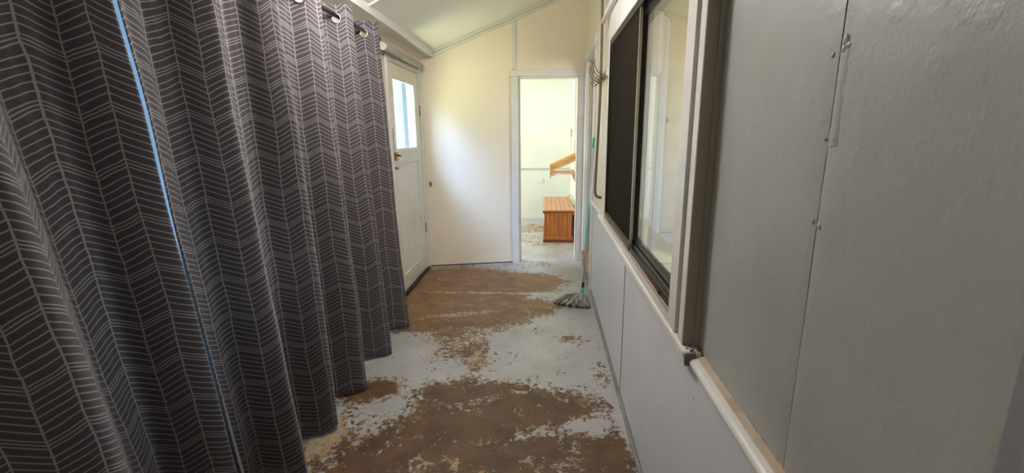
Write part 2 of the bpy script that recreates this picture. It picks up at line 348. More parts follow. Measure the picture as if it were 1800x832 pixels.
def floor_grid(name, x0, x1, y0, y1, step, parent=None):
    bm = bmesh.new(); la = bm.verts.layers.float.new('wear'); lb = bm.verts.layers.float.new('primer')
    nx = int((x1-x0)/step); ny = int((y1-y0)/step); V = []
    for i in range(nx+1):
        row = []
        for j in range(ny+1):
            x = x0+(x1-x0)*i/nx; y = y0+(y1-y0)*j/ny
            v = bm.verts.new((x, y, 0)); v[la] = 0.17 + sum(s*blob(x, y, a, b, c, d, e) for a, b, c, d, e, s in WEAR)
            v[la] = min(v[la], .90) - sum(s*blob(x, y, a, b, c, d, e) for a, b, c, d, e, s in STREAK)
            v[lb] = sum(s*blob(x, y, a, b, c, d, e) for a, b, c, d, e, s in PRIM); row.append(v)
        V.append(row)
    for i in range(nx):
        for j in range(ny): bm.faces.new((V[i][j], V[i+1][j], V[i+1][j+1], V[i][j+1]))
    return obj(name, bm, M_floor, parent)
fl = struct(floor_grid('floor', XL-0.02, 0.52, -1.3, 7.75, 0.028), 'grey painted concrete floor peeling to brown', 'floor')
struct(obj('floor_far_room', box(-3.05, XL-0.02, 5.0, 7.75, -0.1, 0.0), mat('far_floor_grey', (170, 171, 172), 0.4)), 'grey floor of the far room', 'floor')
struct(obj('floor_inner_room', box(0.52, 3.7, -0.3, 5.1, 0.05, 0.2), mat('inner_room_boards', (158, 140, 120), 0.45, var=0.06)), 'brown floor of the room behind the window', 'floor')
struct(obj('ground', box(-14, -1.42, -10, 12, -0.35, -0.25), M_grass), 'lawn outside the side door', 'ground')

# ------------------------------------------------------------ left wall, side door opening and hidden window opening
def wall_rects(name, x0, x1, rects, material, label):
    bm = bmesh.new()
    for y0, y1, z0, z1 in rects: box(x0, x1, y0, y1, z0, z1, bm)
    return struct(obj(name, bm, material), label, 'wall')
DY0, DY1, DZ = 3.775, 4.655, 2.0      # door opening
WY0, WY1, WZ0, WZ1 = 1.0, 2.9, 0.42, 1.95
wl = wall_rects('wall_left', XL-0.12, XL, [(-1.3, WY0, 0, 2.3), (WY0, WY1, 0, WZ0), (WY0, WY1, WZ1, 2.3), (WY1, DY0, 0, 2.3), (DY0, DY1, DZ, 2.3), (DY1, 5.2, 0, 2.3)], M_wall, 'cream left wall with the side door')
obj('batten', box(XL, XL+0.012, 3.40, 3.425, 0, 2.17), M_white, wl, bevel=0.003)
obj('batten', box(XL, XL+0.012, DY1+0.09, A0, 0, 2.17), M_white, wl, bevel=0.003)
# window behind the curtain
wn = struct(obj('window_2', box(XL-0.10, XL-0.05, WY0, WY1, WZ0, WZ0+0.05), M_white), 'long window hidden behind the curtain', 'window')
obj('frame', box(XL-0.10, XL-0.05, WY0, WY1, WZ1-0.05, WZ1), M_white, wn)
for y in (WY0, 1.60, 2.24, WY1-0.05): obj('mullion', box(XL-0.10, XL-0.05, y, y+0.05, WZ0+0.05, WZ1-0.05), M_white, wn)
for y0, y1 in ((WY0+.05, 1.60), (1.65, 2.24), (2.29, WY1-.05)):
    obj('pane', box(XL-0.078, XL-0.074, y0, y1, WZ0+0.05, WZ1-0.05), M_glass, wn)

def glow_sheet_mat():
    M = bpy.data.materials.new('pale_blue_glow_sheet'); M.use_nodes = True; n = M.node_tree.nodes; l = M.node_tree.links
    b = n['Principled BSDF']; b.inputs['Base Color'].default_value = s2l((204, 216, 234)); b.inputs['Roughness'].default_value = 0.9
    t = n.new('ShaderNodeBsdfTranslucent'); t.inputs[0].default_value = s2l((204, 216, 234)); mx = n.new('ShaderNodeMixShader'); mx.inputs[0].default_value = 0.45
    l.new(b.outputs[0], mx.inputs[1]); l.new(t.outputs[0], mx.inputs[2]); l.new(mx.outputs[0], n['Material Output'].inputs[0]); return M
wb_ = tag(obj('gap_glow_sheet', box(XL-0.046, XL-0.044, WY0, WY1, WZ0, WZ1), glow_sheet_mat()), 'pale blue translucent sheet added to tint the daylight in the curtain gap', 'blind')  # invented sheet: gives the gap its blue glow and holds back stray daylight
# side door: joinery pieces, glass, lock
dr = struct(empty('door_1', (XL-0.02, (DY0+DY1)/2, 0)), 'cream side door with a glass upper light and three rails', 'door')
dx0, dx1 = XL-0.045, XL-0.005
GY0, GY1, GZ0, GZ1 = 3.90, 4.545, 1.285, 1.885
e = 0.004
for y0, y1 in ((DY0+e, GY0), (GY1, DY1-e)): obj('stile', box(dx0, dx1, y0, y1, 0.02, DZ-e), M_white, dr, bevel=0.003)
for z0, z1 in ((0.02, 0.17), (0.615, 0.745), (1.165, GZ0), (GZ1, DZ-e)): obj('rail', box(dx0, dx1, GY0, GY1, z0, z1), M_white, dr, bevel=0.003)
M_dpanel = mat('door_panel_paint', (232, 230, 224), 0.45, bump=0.0015, bscale=14, var=0.02)
for z0, z1 in ((0.17, 0.615), (0.745, 1.165)): obj('panel', box(dx0+0.008, dx1-0.014, GY0, GY1, z0, z1), M_dpanel, dr)
obj('pane', box(XL-0.029, XL-0.025, GY0, GY1, GZ0, GZ1), M_glass, dr)
bm = bmesh.new()
for a in ((GY0, GY0+.012, GZ0, GZ1), (GY1-.012, GY1, GZ0, GZ1), (GY0, GY1, GZ0, GZ0+.012), (GY0, GY1, GZ1-.012, GZ1)): box(XL-0.022, XL-0.012, *a, bm)
obj('glazing_bead', bm, M_white, dr)
# jamb and casing
jm = struct(obj('trim_door_jamb', box(XL-0.118, XL+0.003, DY0-0.02, DY0+.002, 0, DZ), M_white), 'jamb of the side door', 'trim')
obj('jamb', box(XL-0.118, XL+.003, DY1-.002, DY1+0.02, 0, DZ), M_white, jm); obj('head', box(XL-0.118, XL+.003, DY0+.002, DY1-.002, DZ-.002, DZ+0.02), M_white, jm)
obj('stop', box(XL-0.060, XL-0.046, DY0+.001, DY0+0.012, 0, DZ), M_white, jm); obj('stop', box(XL-0.060, XL-0.046, DY1-0.012, DY1-.001, 0, DZ), M_white, jm); obj('stop', box(XL-0.060, XL-0.046, DY0, DY1, DZ-.014, DZ-.001), M_white, jm)
obj('architrave', box(XL, XL+0.014, DY0-0.06, DY0-0.012, 0, DZ+0.015), M_lily, jm, bevel=0.004)
obj('architrave', box(XL, XL+0.022, DY0-0.085, DY0-0.06, 0, DZ+0.10), M_lily, jm, bevel=0.006)
obj('architrave', box(XL, XL+0.014, DY1+0.010, DY1+0.055, 0, DZ+0.015), M_lily, jm, bevel=0.004)
obj('architrave', box(XL, XL+0.014, DY0-0.06, DY1+0.055, DZ+0.012, DZ+0.05), M_lily, jm, bevel=0.004)
struct(obj('trim_door_sill', box(XL-0.12, XL-0.002, DY0-.02, DY1+.02, -0.02, 0.018), M_rubber), 'dark sill under the side door', 'trim')
# lock
lk = empty('door_lock', (XL, 3.84, 1.24)); lk.parent = dr; lk.matrix_parent_inverse = Matrix.Translation(-dr.location)
def sub(name, bm, material, **k): return obj(name, bm, material, dr, **k)
bpy.data.objects.remove(lk)
lkb = sub('lock_case', box(dx1, dx1+0.024, 3.785, 3.865, 1.205, 1.275), M_brass, bevel=0.004)
sub('latch_knob', tube([(dx1+0.024, 3.845, 1.245), (dx1+0.036, 3.845, 1.245), (dx1+0.04, 3.845, 1.245), (dx1+0.052, 3.845, 1.245)], [0.006, 0.006, 0.014, 0.012], 14), M_steel, smooth=True)
sub('keyhole_plate', box(dx1, dx1+0.006, 3.80, 3.87, 1.13, 1.152), M_steel, bevel=0.002)
sub('bolt_knob', tube([(dx1, 3.815, 1.141), (dx1+0.03, 3.815, 1.141)], [0.010, 0.012], 12), M_steel, smooth=True)
sub('strap', prism([(3.788, 1.275), (3.806, 1.275), (3.803, 1.36), (3.808, 1.43), (3.800, 1.47), (3.786, 1.47), (3.780, 1.43), (3.785, 1.36)], lambda a, b: (dx1+0.004, a, b), lambda a, b: (dx1+0.010, a, b)), M_strap, bevel=0.002)
for z in (1.60, 0.42): 
    h = sub('hinge', box(dx1, dx1+0.006, DY1-0.03, DY1+0.025, z, z+0.09), M_white)
    obj('hinge_pin', tube([(dx1+0.010, DY1, z-0.006), (dx1+0.010, DY1, z+0.096)], 0.006, 8), M_brass, h, smooth=True)
tag(obj('draught_strip', tube([(XL+0.012, DY0-0.02, 0.016), (XL+0.016, 4.05, 0.016), (XL+0.008, 4.35, 0.017), (XL+0.012, DY1+0.02, 0.015)], 0.016, 10), M_rubber, smooth=True),
    'black rubber draught strip along the foot of the side door', 'door strip')
# light switch beside the curtain
sw = empty('light_switch', (XL, 3.58, 1.26)); tag(sw, 'small white light switch on the left wall between curtain and door', 'switch')
obj('plate', box(XL, XL+0.008, 3.555, 3.605, 1.225, 1.315), M_plast, sw, bevel=0.002); obj('rocker', box(XL+0.008, XL+0.013, 3.57, 3.59, 1.255, 1.285), M_plast, sw, bevel=0.001)
# roller blind
rb = empty('roller_blind', (-1.20, 4.05, 2.05)); tag(rb, 'pale grey rolled-up blind in brackets above the side door', 'blind')
obj('blind_roll', tube([(-1.212, 3.55, 2.058), (-1.212, 4.62, 2.058)], 0.025, 28), M_blind, rb, smooth=True)
for y in (3.535, 4.62):
    k = obj('bracket', tube([(-1.212, y, 2.058), (-1.212, y+0.014, 2.058)], 0.028, 28), M_plast, rb, smooth=False)
    obj('bracket_arm', box(XL, -1.212, y+.003, y+0.011, 2.040, 2.076), M_plast, k)
obj('hem_bar', box(-1.250, -1.244, 3.55, 4.62, 2.024, 2.036), M_blind, rb, bevel=0.002)

# ------------------------------------------------------------ ceiling, boxed beam, battens
bm = prism([(XL-0.12, zc(XL-0.12)), (0.60, zc(0.60)), (0.60, zc(0.60)+0.1), (XL-0.12, zc(XL-0.12)+0.1)], lambda a, b: (a, -1.3, b), lambda a, b: (a, 5.35, b))
ce = struct(obj('ceiling', bm, M_ceil), 'sloping pale ceiling sheets with cover battens', 'ceiling')
def ybat(y, w=0.042, t=0.014): return prism([(-1.12, zc(-1.12)), (XR, zc(XR)), (XR, zc(XR)-t), (-1.12, zc(-1.12)-t)], lambda a, b: (a, y, b), lambda a, b: (a, y+w, b))
for y in (0.65, 1.85, 3.05): obj('batten', ybat(y), M_white, ce, bevel=0.003)
obj('cornice', prism([(-1.12, zc(-1.12)), (XR, zc(XR)), (XR, zc(XR)-0.018), (-1.12, zc(-1.12)-0.018)], lambda a, b: (a, ye(a)-0.075, b), lambda a, b: (a, ye(a), b)), M_white, ce, bevel=0.004)
obj('cornice', prism([(-1.12, zc(-1.12)-.018), (XR, zc(XR)-.018), (XR, zc(XR)-0.045), (-1.12, zc(-1.12)-0.045)], lambda a, b: (a, ye(a)-0.022, b), lambda a, b: (a, ye(a), b)), M_white, ce, bevel=0.004)
bx = struct(obj('trim_boxed_beam', box(XL, -1.132, -1.3, 4.80, 2.170, 2.30), M_white), 'boxed timber plate along the top of the left wall', 'trim')
obj('edge_mould', box(-1.132, -1.118, -1.3, 4.80, 2.166, 2.232), M_lily, bx, bevel=0.004)

# ------------------------------------------------------------ end wall (askew) with doorway
OX0, OX1, OZ0, OZ1 = -0.297, 0.336, 1.985, 1.992
def ew(d): return lambda a, b: (a, ye(a)+d, b)
def eprism(pts, d0, d1, bm=None): return prism(pts, ew(d0), ew(d1), bm)
ZB = 0.012
bm = eprism([(XL, ZB), (OX0, ZB), (OX0, zc(OX0)), (XL, zc(XL))], 0, 0.10)
wb = struct(obj('wall_back', bm, M_wall), 'cream end wall with the open doorway', 'wall')
obj('panel', eprism([(OX0, OZ0), (OX1, OZ1), (OX1, 0), (XR+.02, 0), (XR+.02, zc(XR)), (OX0, zc(OX0))], 0, 0.10), M_wall, wb)
xb = -0.335
obj('batten', eprism([(xb-0.02, OZ0+.07), (xb+0.02, OZ0+.07), (xb+0.02, zc(xb+.02)-.03), (xb-0.02, zc(xb-.02)-.03)], -0.010, 0), M_white, wb, bevel=0.003)
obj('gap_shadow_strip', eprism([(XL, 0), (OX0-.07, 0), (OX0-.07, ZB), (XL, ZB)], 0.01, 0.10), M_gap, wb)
dw = struct(empty('door_2', (0.02, 5.0, 0)), 'open doorway with white casing in the end wall', 'doorway')
CW = 0.072
obj('casing', eprism([(OX0-CW, 0), (OX0, 0), (OX0, OZ0), (OX0-CW, OZ0)], -0.02, 0), M_lily, dw, bevel=0.004)
obj('casing', eprism([(OX1, 0), (OX1+CW, 0), (OX1+CW, OZ1), (OX1, OZ1)], -0.02, 0), M_lily, dw, bevel=0.004)
obj('casing', eprism([(OX0-CW-.012, OZ0), (OX1+CW, OZ1), (OX1+CW, OZ1+.072), (OX0-CW-.012, OZ0+.062)], -0.026, 0), M_lily, dw, bevel=0.004)
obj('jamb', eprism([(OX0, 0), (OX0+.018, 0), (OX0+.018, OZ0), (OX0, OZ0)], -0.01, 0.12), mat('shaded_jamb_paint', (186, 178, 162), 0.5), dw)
obj('jamb', eprism([(OX1-.012, 0), (OX1, 0), (OX1, OZ1), (OX1-.012, OZ1)], -0.01, 0.12), M_white, dw)
obj('head', eprism([(OX0, OZ0-.014), (OX1, OZ1-.014), (OX1, OZ1), (OX0, OZ0)], -0.01, 0.12), M_white, dw)
tag(obj('door_catch', eprism([(-1.225, .88), (-1.205, .88), (-1.205, .93), (-1.225, .93)], -0.02, 0), M_steel, bevel=0.003), 'tiny metal door catch on the end wall near the left corner', 'catch')

# ------------------------------------------------------------ far room beyond the doorway
YF = 7.67; XF = 0.397
M_far = mat('far_room_paint', (226, 228, 214), 0.45, bump=0.0008, bscale=8, var=0.015, vscale=2)
wf = struct(obj('wall_far_room_end', box(-3.05, 0.6, YF, YF+0.1, 0, 2.75), M_far), 'pale end wall of the far room', 'wall')
obj('cover_strip', box(-3.0, XF, YF-0.004, YF, 1.770, 1.782), M_far, wf)
obj('dado_rail', box(-3.0, XF, YF-0.018, YF, 0.826, 0.848), mat('grey_blue_rail', (178, 192, 196), 0.4), wf, bevel=0.003)
obj('baseboard', box(-3.0, XF, YF-0.01, YF, 0.0, 0.05), M_far, wf)
wr2 = struct(obj('wall_far_room_right', box(XF, 0.6, 5.21, YF, 0, 2.75), M_far), 'right wall of the far room', 'wall')
obj('dado_rail', box(XF-0.018, XF, 7.25, YF-.02, 0.826, 0.848), M_white, wr2)
fd = struct(obj('trim_far_room_window', box(XF-0.02, XF, 6.45, 6.53, 1.12, 2.35), M_white), 'window casing on the right wall of the far room', 'trim')
obj('casing', box(XF-0.02, XF, 7.30, 7.38, 1.12, 2.35), M_white, fd); obj('sash', box(XF-0.006, XF, 6.53, 7.30, 1.12, 2.35), M_lily, fd)
obj('latch', box(XF-0.032, XF-0.006, 7.2, 7.22, 1.35, 1.47), M_alu, fd)
# front wall of the far room left of the corridor, its outside is seen through the door pane
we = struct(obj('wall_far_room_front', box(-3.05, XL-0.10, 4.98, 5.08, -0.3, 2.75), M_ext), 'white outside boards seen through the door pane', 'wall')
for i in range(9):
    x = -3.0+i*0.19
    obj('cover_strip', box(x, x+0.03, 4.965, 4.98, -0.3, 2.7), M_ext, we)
obj('corner_post', box(-1.50, -1.455, 4.88, 4.965, -0.3, 2.7), M_extpost, we)
struct(wall_rects('wall_far_room_left', -3.05, -2.95, [(5.0, 5.4, 0, 2.75), (5.4, 7.3, 0, 0.7), (5.4, 7.3, 2.3, 2.75), (7.3, 7.75, 0, 2.75)], M_far, 'left wall of the far room'), None, 'wall')
struct(obj('ceiling_far_room', box(-3.05, 0.6, 4.9, 7.8, 2.72, 2.82), M_ceil), 'flat ceiling of the far room', 'ceiling')
po = empty('power_outlet', (-0.107, YF, 0.637)); tag(po, 'white double power outlet on the far room wall', 'outlet')
obj('plate', box(-0.165, -0.050, YF-0.012, YF, 0.600, 0.674), M_plast, po, bevel=0.003)
for x in (-0.145, -0.095): obj('switch', box(x, x+0.02, YF-0.016, YF-0.012, 0.645, 0.66), M_plast, po)

# wooden chest
ch = empty('wooden_chest', (0.16, 6.55, 0)); tag(ch, 'low varnished pine chest with boarded lid beyond the doorway', 'chest')
CX0, CX1, CY0, CY1 = -0.022, 0.352, 5.935, 7.18
obj('carcass', box(CX0+.012, CX1-.006, CY0+.014, CY1, 0.03, 0.385), M_pinedk, ch)
nb = 6; bwid = (CX1-CX0-.03)/nb
for i in range(nb):
    x = CX0+.012+i*bwid
    obj('front_board', box(x+.0015, x+bwid-.0015, CY0, CY0+.014, 0.07, 0.375), M_pine, ch, bevel=0.003)
obj('corner_stile', box(CX0, CX0+.011, CY0-.002, CY0+.03, 0.03, 0.385), M_pine, ch, bevel=0.002)
for i in range(9):
    y = CY0+.03+i*.127
    obj('side_board', box(CX0, CX0+.012, y, y+.125, 0.04, 0.385), M_pine, ch, bevel=0.002)
obj('plinth', box(CX0-.016, CX1, CY0-.014, CY0, 0.0, 0.035), M_pinedk, ch, bevel=0.003)
obj('base_rail', box(CX0-.012, CX1, CY0-.010, CY0, 0.035, 0.082), M_pine, ch, bevel=0.003)
obj('plinth', box(CX0-.016, CX0, CY0, CY1, 0.0, 0.035), M_pinedk, ch)
obj('top_rail', box(CX0-.010, CX1+.01, CY0-.012, CY0, 0.372, 0.398), M_pine, ch, bevel=0.003)
ld = obj('lid', box(CX0-.022, CX1+.018, CY0-.03, CY1+.02, 0.400, 0.418), M_pinedk, ch, bevel=0.003)
nl = 7; lw = (CX1-CX0+.040)/nl
for i in range(nl):
    x = CX0-.022+i*lw
    obj('lid_board', box(x+.0012, x+lw-.0012, CY0-.034, CY1+.02, 0.418, 0.436), M_pinetop, ld, bevel=0.003)
tag(obj('pale_hose', tube([(0.381, 6.30, 0.44), (0.379, 6.5, 0.47), (0.376, 6.75, 0.485), (0.372, 7.0, 0.487), (0.366, 7.14, 0.475), (0.366, 7.19, 0.45)], 0.012, 10), mat('pale_green_rubber', (196, 204, 176), 0.5), smooth=True),
    'pale green hose lying along the wall edge of the pine chest', 'hose')

# wall shelf with sloping top
sh = empty('wall_shelf', (XF, 6.6, 0.9)); tag(sh, 'pale timber wall shelf with a sloping top above the chest', 'shelf')
SY0, SY1 = 6.25, 6.46
obj('sloping_end', prism([(0.062, 0.905), (0.062, 0.985), (XF-.003, 1.135), (XF-.003, 1.045)], lambda a, b: (a, SY0, b), lambda a, b: (a, SY0+.02, b)), M_ply, sh, bevel=0.002)
obj('sloping_board', prism([(0.050, 0.962), (0.050, 1.000), (XF-.003, 1.156), (XF-.003, 1.108)], lambda a, b: (a, SY0-.02, b), lambda a, b: (a, SY1+.03, b)), M_ply, sh, bevel=0.002)
obj('front_board', box(0.046, 0.062, SY0-.02, SY1+.03, 0.815, 1.000), M_ply, sh, bevel=0.002)
obj('shelf_board', box(0.064, XF-.003, SY0, 6.85, 0.868, 0.895), M_plypink, sh, bevel=0.002)
obj('cleat', box(0.064, 0.12, SY0+.01, SY1, 0.845, 0.868), M_plypink, sh)
obj('bracket', prism([(XF-.003, 0.866), (XF-.055, 0.866), (XF-.05, 0.84), (XF-.018, 0.775), (XF-.003, 0.765)], lambda a, b: (a, SY0+.02, b), lambda a, b: (a, SY0+.045, b)), M_plypink, sh)

# ------------------------------------------------------------ right wall
XU = 0.433                              # face of the upper sheet near the camera
XC = 0.386                              # face of the window casing
wr = empty('wall_right', (XR, 2.0, 0)); struct(wr, 'right wall: painted sheets, window and side doorway', 'wall')
RD0, RD1 = 4.13, 4.98                   # side doorway in the right wall
# core (0.45..0.52) with openings
bm = bmesh.new()
GW0, GW1, GWZ0, GWZ1 = 1.36, 3.067, 0.871, 1.968
for a in ((-1.3, GW0, 0, 3.0), (GW0, GW1, 0, GWZ0), (GW0, GW1, GWZ1, 3.0), (GW1, RD0, 0, 3.0), (RD0, RD1, 2.12, 3.0), (RD1, 5.25, 0, 3.0)): box(XU+.012, 0.535, *a, bm)
obj('core', bm, M_wall, wr)
def sheet(name, x, y0, y1, z0, z1, material, x1=None, **k): return obj(name, box(x, x1 or XU+.012, y0, y1, z0, z1), material, wr, **k)
# lower sheets, grey cover strip between them
sheet('lower_panel', XR, 2.345, 4.02, 0.02, 0.80, M_low, bevel=0.002)
sheet('lower_panel', XR, -0.6, 2.315, 0.02, 0.80, M_low, bevel=0.002)
sheet('joint_strip', XR+.004, 2.315, 2.345, 0.02, 0.80, M_groove)
sheet('lower_panel', XR, -1.3, -0.6, 0.02, 0.80, M_low)
sheet('bottom_gap', XR+.008, -1.3, 4.02, 0.0, 0.02, M_gap)
bm = bmesh.new(); q_ = random.Random(9)
for i_ in range(26):
    t_ = bmesh.ops.create_icosphere(bm, subdivisions=1, radius=q_.uniform(.0012, .0028))
    c_ = Vector((XR-.0005, q_.uniform(.5, 3.9), q_.uniform(.1, .77)))
    for v in t_['verts']: v.co.x *= .4; v.co += c_
o = obj('paint_specks', bm, M_gap, wr); o['kind'] = 'stuff'
bb = struct(obj('baseboard_right', box(XR-.016, XR-.002, -1.3, 4.02, 0.0, 0.010), mat('grey_floor_bead', (150, 148, 148), 0.5, var=0.08)), 'thin grey bead along the foot of the right wall', 'baseboard')
# upper sheets: near two with an open joint and filler tape, far ones beyond the window
def relief(name, y0, y1, z0, z1, lumps, seed):
    bm = bmesh.new(); ny = max(2, int((y1-y0)/0.02)); nz_ = int((z1-z0)/0.02); V = []
    for i in range(ny+1):
        r = []
        for j in range(nz_+1):
            y = y0+(y1-y0)*i/ny; z = z0+(z1-z0)*j/nz_
            h = 0.0016*noise.noise(Vector((y*5, z*5, seed))) + 0.0007*noise.noise(Vector((y*20, z*12, seed)))
            for ly, lz, rr, hh in lumps: h += hh*math.exp(-(((y-ly)/rr)**2+((z-lz)/rr)**2))
            if i in (0, ny): h -= 0.0015
            r.append(bm.verts.new((XU-h, y, z)))
        V.append(r)
    for i in range(ny):
        for j in range(nz_): bm.faces.new((V[i][j], V[i][j+1], V[i+1][j+1], V[i+1][j]))
    return obj(name, bm, M_gloss, wr, smooth=True)
YJ = 0.757
relief('upper_panel', YJ+.0015, GW0+.02, 0.80, 3.0, [], 3.0)
relief('upper_panel', -1.3, YJ-.0015, 0.80, 3.0, [], 7.0)
sheet('joint_gap', XU+.0018, YJ-.003, YJ+.003, 0.8, 3.0, M_groove)
# filler tape: ragged raised strip on the near side of the joint, and nail lumps
def ragged(y0, y1, z0, z1, dx, n_=26, amp=.003, seed=1):
    r = random.Random(seed); bm = bmesh.new(); A = []
    for i in range(n_+1):
        z = z0+(z1-z0)*i/n_; a = y0+r.uniform(-amp, amp); b_ = y1+r.uniform(-amp, amp)
        A.append([bm.verts.new(p) for p in ((XU+.001, a-.003, z), (XU-dx, a, z), (XU-dx*r.uniform(.6, 1.2), (a+b_)/2, z), (XU-dx*.8, b_, z), (XU+.001, b_+.003, z))])
    for i in range(n_):
        for j in range(4): bm.faces.new((A[i][j], A[i][j+1], A[i+1][j+1], A[i+1][j]))
    return bm
obj('filler_tape', ragged(YJ-.024, YJ-.004, 1.395, 1.535, 0.0007, 18, .0012), M_gloss, wr, smooth=True)
def lump(y, z, r, seed):
    bm = bmesh.new(); bmesh.ops.create_icosphere(bm, subdivisions=3, radius=r); q = random.Random(seed); o = Vector((q.random()*9, q.random()*9, 0))
    for v in bm.verts:
        v.co *= 1+.35*noise.noise(v.co*(2.2/r)*.4+o); v.co.x *= .45
    bmesh.ops.translate(bm, verts=bm.verts, vec=(XU, y, z)); return obj('filler_lump', bm, M_gloss, wr, smooth=True)
for k_, (y, z, r) in enumerate(((0.773, 1.530, .0048), (0.744, 1.547, .0075), (0.738, 1.538, .0055), (0.748, 1.534, .005), (0.768, 1.2735, .0045), (0.749, 1.270, .0055), (0.765, 1.405, .003), (0.742, 1.403, .003))): lump(y, z, r, k_)
# far upper wall beyond / above the window
sheet('upper_panel', XR, GW1-.0, 4.02, 0.81, 3.0, M_wall)
sheet('upper_panel', XR, GW0, GW1, 2.05, 3.0, M_wall)
sheet('upper_panel', XR, 4.02, 5.2, 2.13, 3.0, M_wall)
sheet('corner_panel', XR+.002, 5.0, 5.2, 0.0, 2.13, M_wall)
sheet('batten', XR-.010, 3.205, 3.235, 2.14, 2.9, M_white, bevel=0.003)
sheet('batten', XR-.010, 3.80, 3.83, 0.83, 2.9, M_white, bevel=0.003)
# near door casing at the right edge
nc = struct(obj('trim_near_casing', box(XU-.022, XU+.02, 0.26, 0.395, 0, 2.3), mat('grey_violet_casing', (150, 148, 154), 0.5, bump=0.0008)), 'edge of a door casing closest to the camera at the right', 'trim')

# window unit --------------------------------------------------
wi = struct(empty('window_1', (XC, 2.2, 0.9)), 'sliding window in a black frame with fly screen and clear pane', 'window')
def W(name, a, material, par=None, **k): return obj(name, box(*a), material, par or wi, **k)
# timber casing: bottom, head, near board, groove, outer board with dusty side coloured darker for its shade
W('bottom_casing', (XC, XR+.02, 1.395, 3.067, 0.80, 0.871), M_lily, bevel=0.003)
W('head_casing', (XC, XR+.02, 1.395, 3.067, 1.968, 2.14), M_lily, bevel=0.003)
W('near_casing', (XC, XR+.02, 1.318, 1.395, 0.80, 2.14), M_lily, bevel=0.002)
W('groove_board', (XC+.012, XR+.02, 1.278, 1.318, 0.80, 2.14), M_groove)
W('far_casing', (XC, XR+.02, 3.067, 3.090, 0.80, 2.14), M_lily, bevel=0.003)
ob = W('outer_board', (XC, XU+.012, 1.236, 1.278, 0.826, 2.9), M_lily, bevel=0.002)
obj('dusty_shaded_face', box(XC+.002, XU+.001, 1.2335, 1.2365, 0.826, 2.9), M_post, ob)
obj('dusty_shaded_bead', box(XU-.016, XU+.001, 1.226, 1.234, 0.826, 2.9), M_post, ob, bevel=0.002)
W('raw_edge', (XC-.001, XC+.004, 1.395, 3.06, .860, .8715), mat('bare_timber_edge', (196, 170, 142), .6))
W('head_drip_mould', (XC-.026, XC, 1.24, 3.35, 2.126, 2.150), M_lily, bevel=0.005)
W('head_drip_mould', (XC-.012, XC, 1.24, 3.33, 2.150, 2.20), M_lily, bevel=0.004)
# black outer frame, two tracks
FY0, FY1 = 1.365, 3.067; FZ0, FZ1 = 0.871, 1.968
def frame_rect(name, x0, x1, y0, y1, z0, z1, t, material, par=None, tb=None):
    bm = bmesh.new(); tb = tb or t
    box(x0, x1, y0, y1, z0, z0+tb, bm); box(x0, x1, y0, y1, z1-tb, z1, bm); box(x0, x1, y0, y0+t, z0+tb, z1-tb, bm); box(x0, x1, y1-t, y1, z0+tb, z1-tb, bm)
    return obj(name, bm, material, par or wi, bevel=0.0015)
frame_rect('outer_frame', XC+.003, XC+.095, FY0, FY1, FZ0, FZ1, 0.024, M_black, tb=0.012)
W('sill_track', (XC+.004, XC+.010, FY0, FY1, FZ0+.012, FZ0+.026), M_black)
W('sill_track', (XC+.028, XC+.034, FY0, FY1, FZ0+.012, FZ0+.024), M_alu)
W('sill_track', (XC+.056, XC+.062, FY0, FY1, FZ0+.012, FZ0+.024), M_black)
W('head_track', (XC+.004, XC+.010, FY0, FY1, FZ1-.030, FZ1-.012), M_black); W('head_track', (XC+.028, XC+.034, FY0, FY1, FZ1-.028, FZ1-.012), M_alu)
for y in (1.52, 2.12, 2.78): W('weep_cover', (XC-.001, XC+.003, y, y+.03, FZ0+.004, FZ0+.014), M_black)
SM = 2.150
fs = frame_rect('screen_sash', XC+.012, XC+.022, SM, FY1-.026, FZ0+.014, FZ1-.014, 0.018, M_black)
W('sash_stile', (XC+.010, XC+.022, SM-.002, SM+.013, FZ0+.014, FZ1-.014), M_alu)
W('sash_rail', (XC+.009, XC+.012, SM, FY1-.026, FZ0+.016, FZ0+.028), M_alu)
W('sash_rail', (XC+.009, XC+.012, SM, FY1-.026, FZ1-.030, FZ1-.018), M_alu)
obj('fly_screen', box(XC+.016, XC+.018, SM+.02, FY1-.046, FZ0+.034, FZ1-.034), M_screen, fs)
gs = frame_rect('glass_sash', XC+.032, XC+.046, FY0+.022, 2.285, FZ0+.014, FZ1-.014, 0.026, M_black)
obj('pane', box(XC+.038, XC+.042, FY0+.045, 2.262, FZ0+.036, FZ1-.036), M_glass, gs)
g2 = frame_rect('fixed_sash', XC+.064, XC+.082, 2.33, FY1-.02, FZ0+.014, FZ1-.014, 0.030, M_black)
obj('pane', box(XC+.072, XC+.076, 2.35, FY1-.045, FZ0+.036, FZ1-.036), M_glass, g2)
# ledge under the window, half-round rails
tl = struct(obj('trim_window_ledge', box(XC-.006, XR+.02, 1.193, 3.40, 0.785, 0.826), M_lily, bevel=0.009), 'white moulded ledge under the window ending in a raw cut end', 'trim')
obj('raw_end', prism([(XC-.002, .787), (XR+.001, .783), (XR+.001, .796), (XR-.004, .792), (XR-.003, .803), (XR+.001, .812), (XR+.001, .822), (XC+.002, .822), (XC-.004, .812)], lambda a, b: (a, 1.190, b), lambda a, b: (a, 1.1935, b)), mat('raw_cut_timber', (120, 118, 108), 0.8, bump=0.002, bscale=60), tl)
def halfround(y0, y1, zb, zt, xw, xf, n_=10):
    pts = [(xw, zb)]
    for i in range(n_+1):
        a = -PI/2 + PI*i/n_; pts.append((xw-.006-(xw-.006-xf)*math.cos(a)**.7 if math.cos(a) > 1e-6 else xw-.006, (zb+zt)/2+(zt-zb)/2*math.sin(a)))
    pts.append((xw, zt)); return prism(pts, lambda a, b: (a, y0, b), lambda a, b: (a, y1, b))
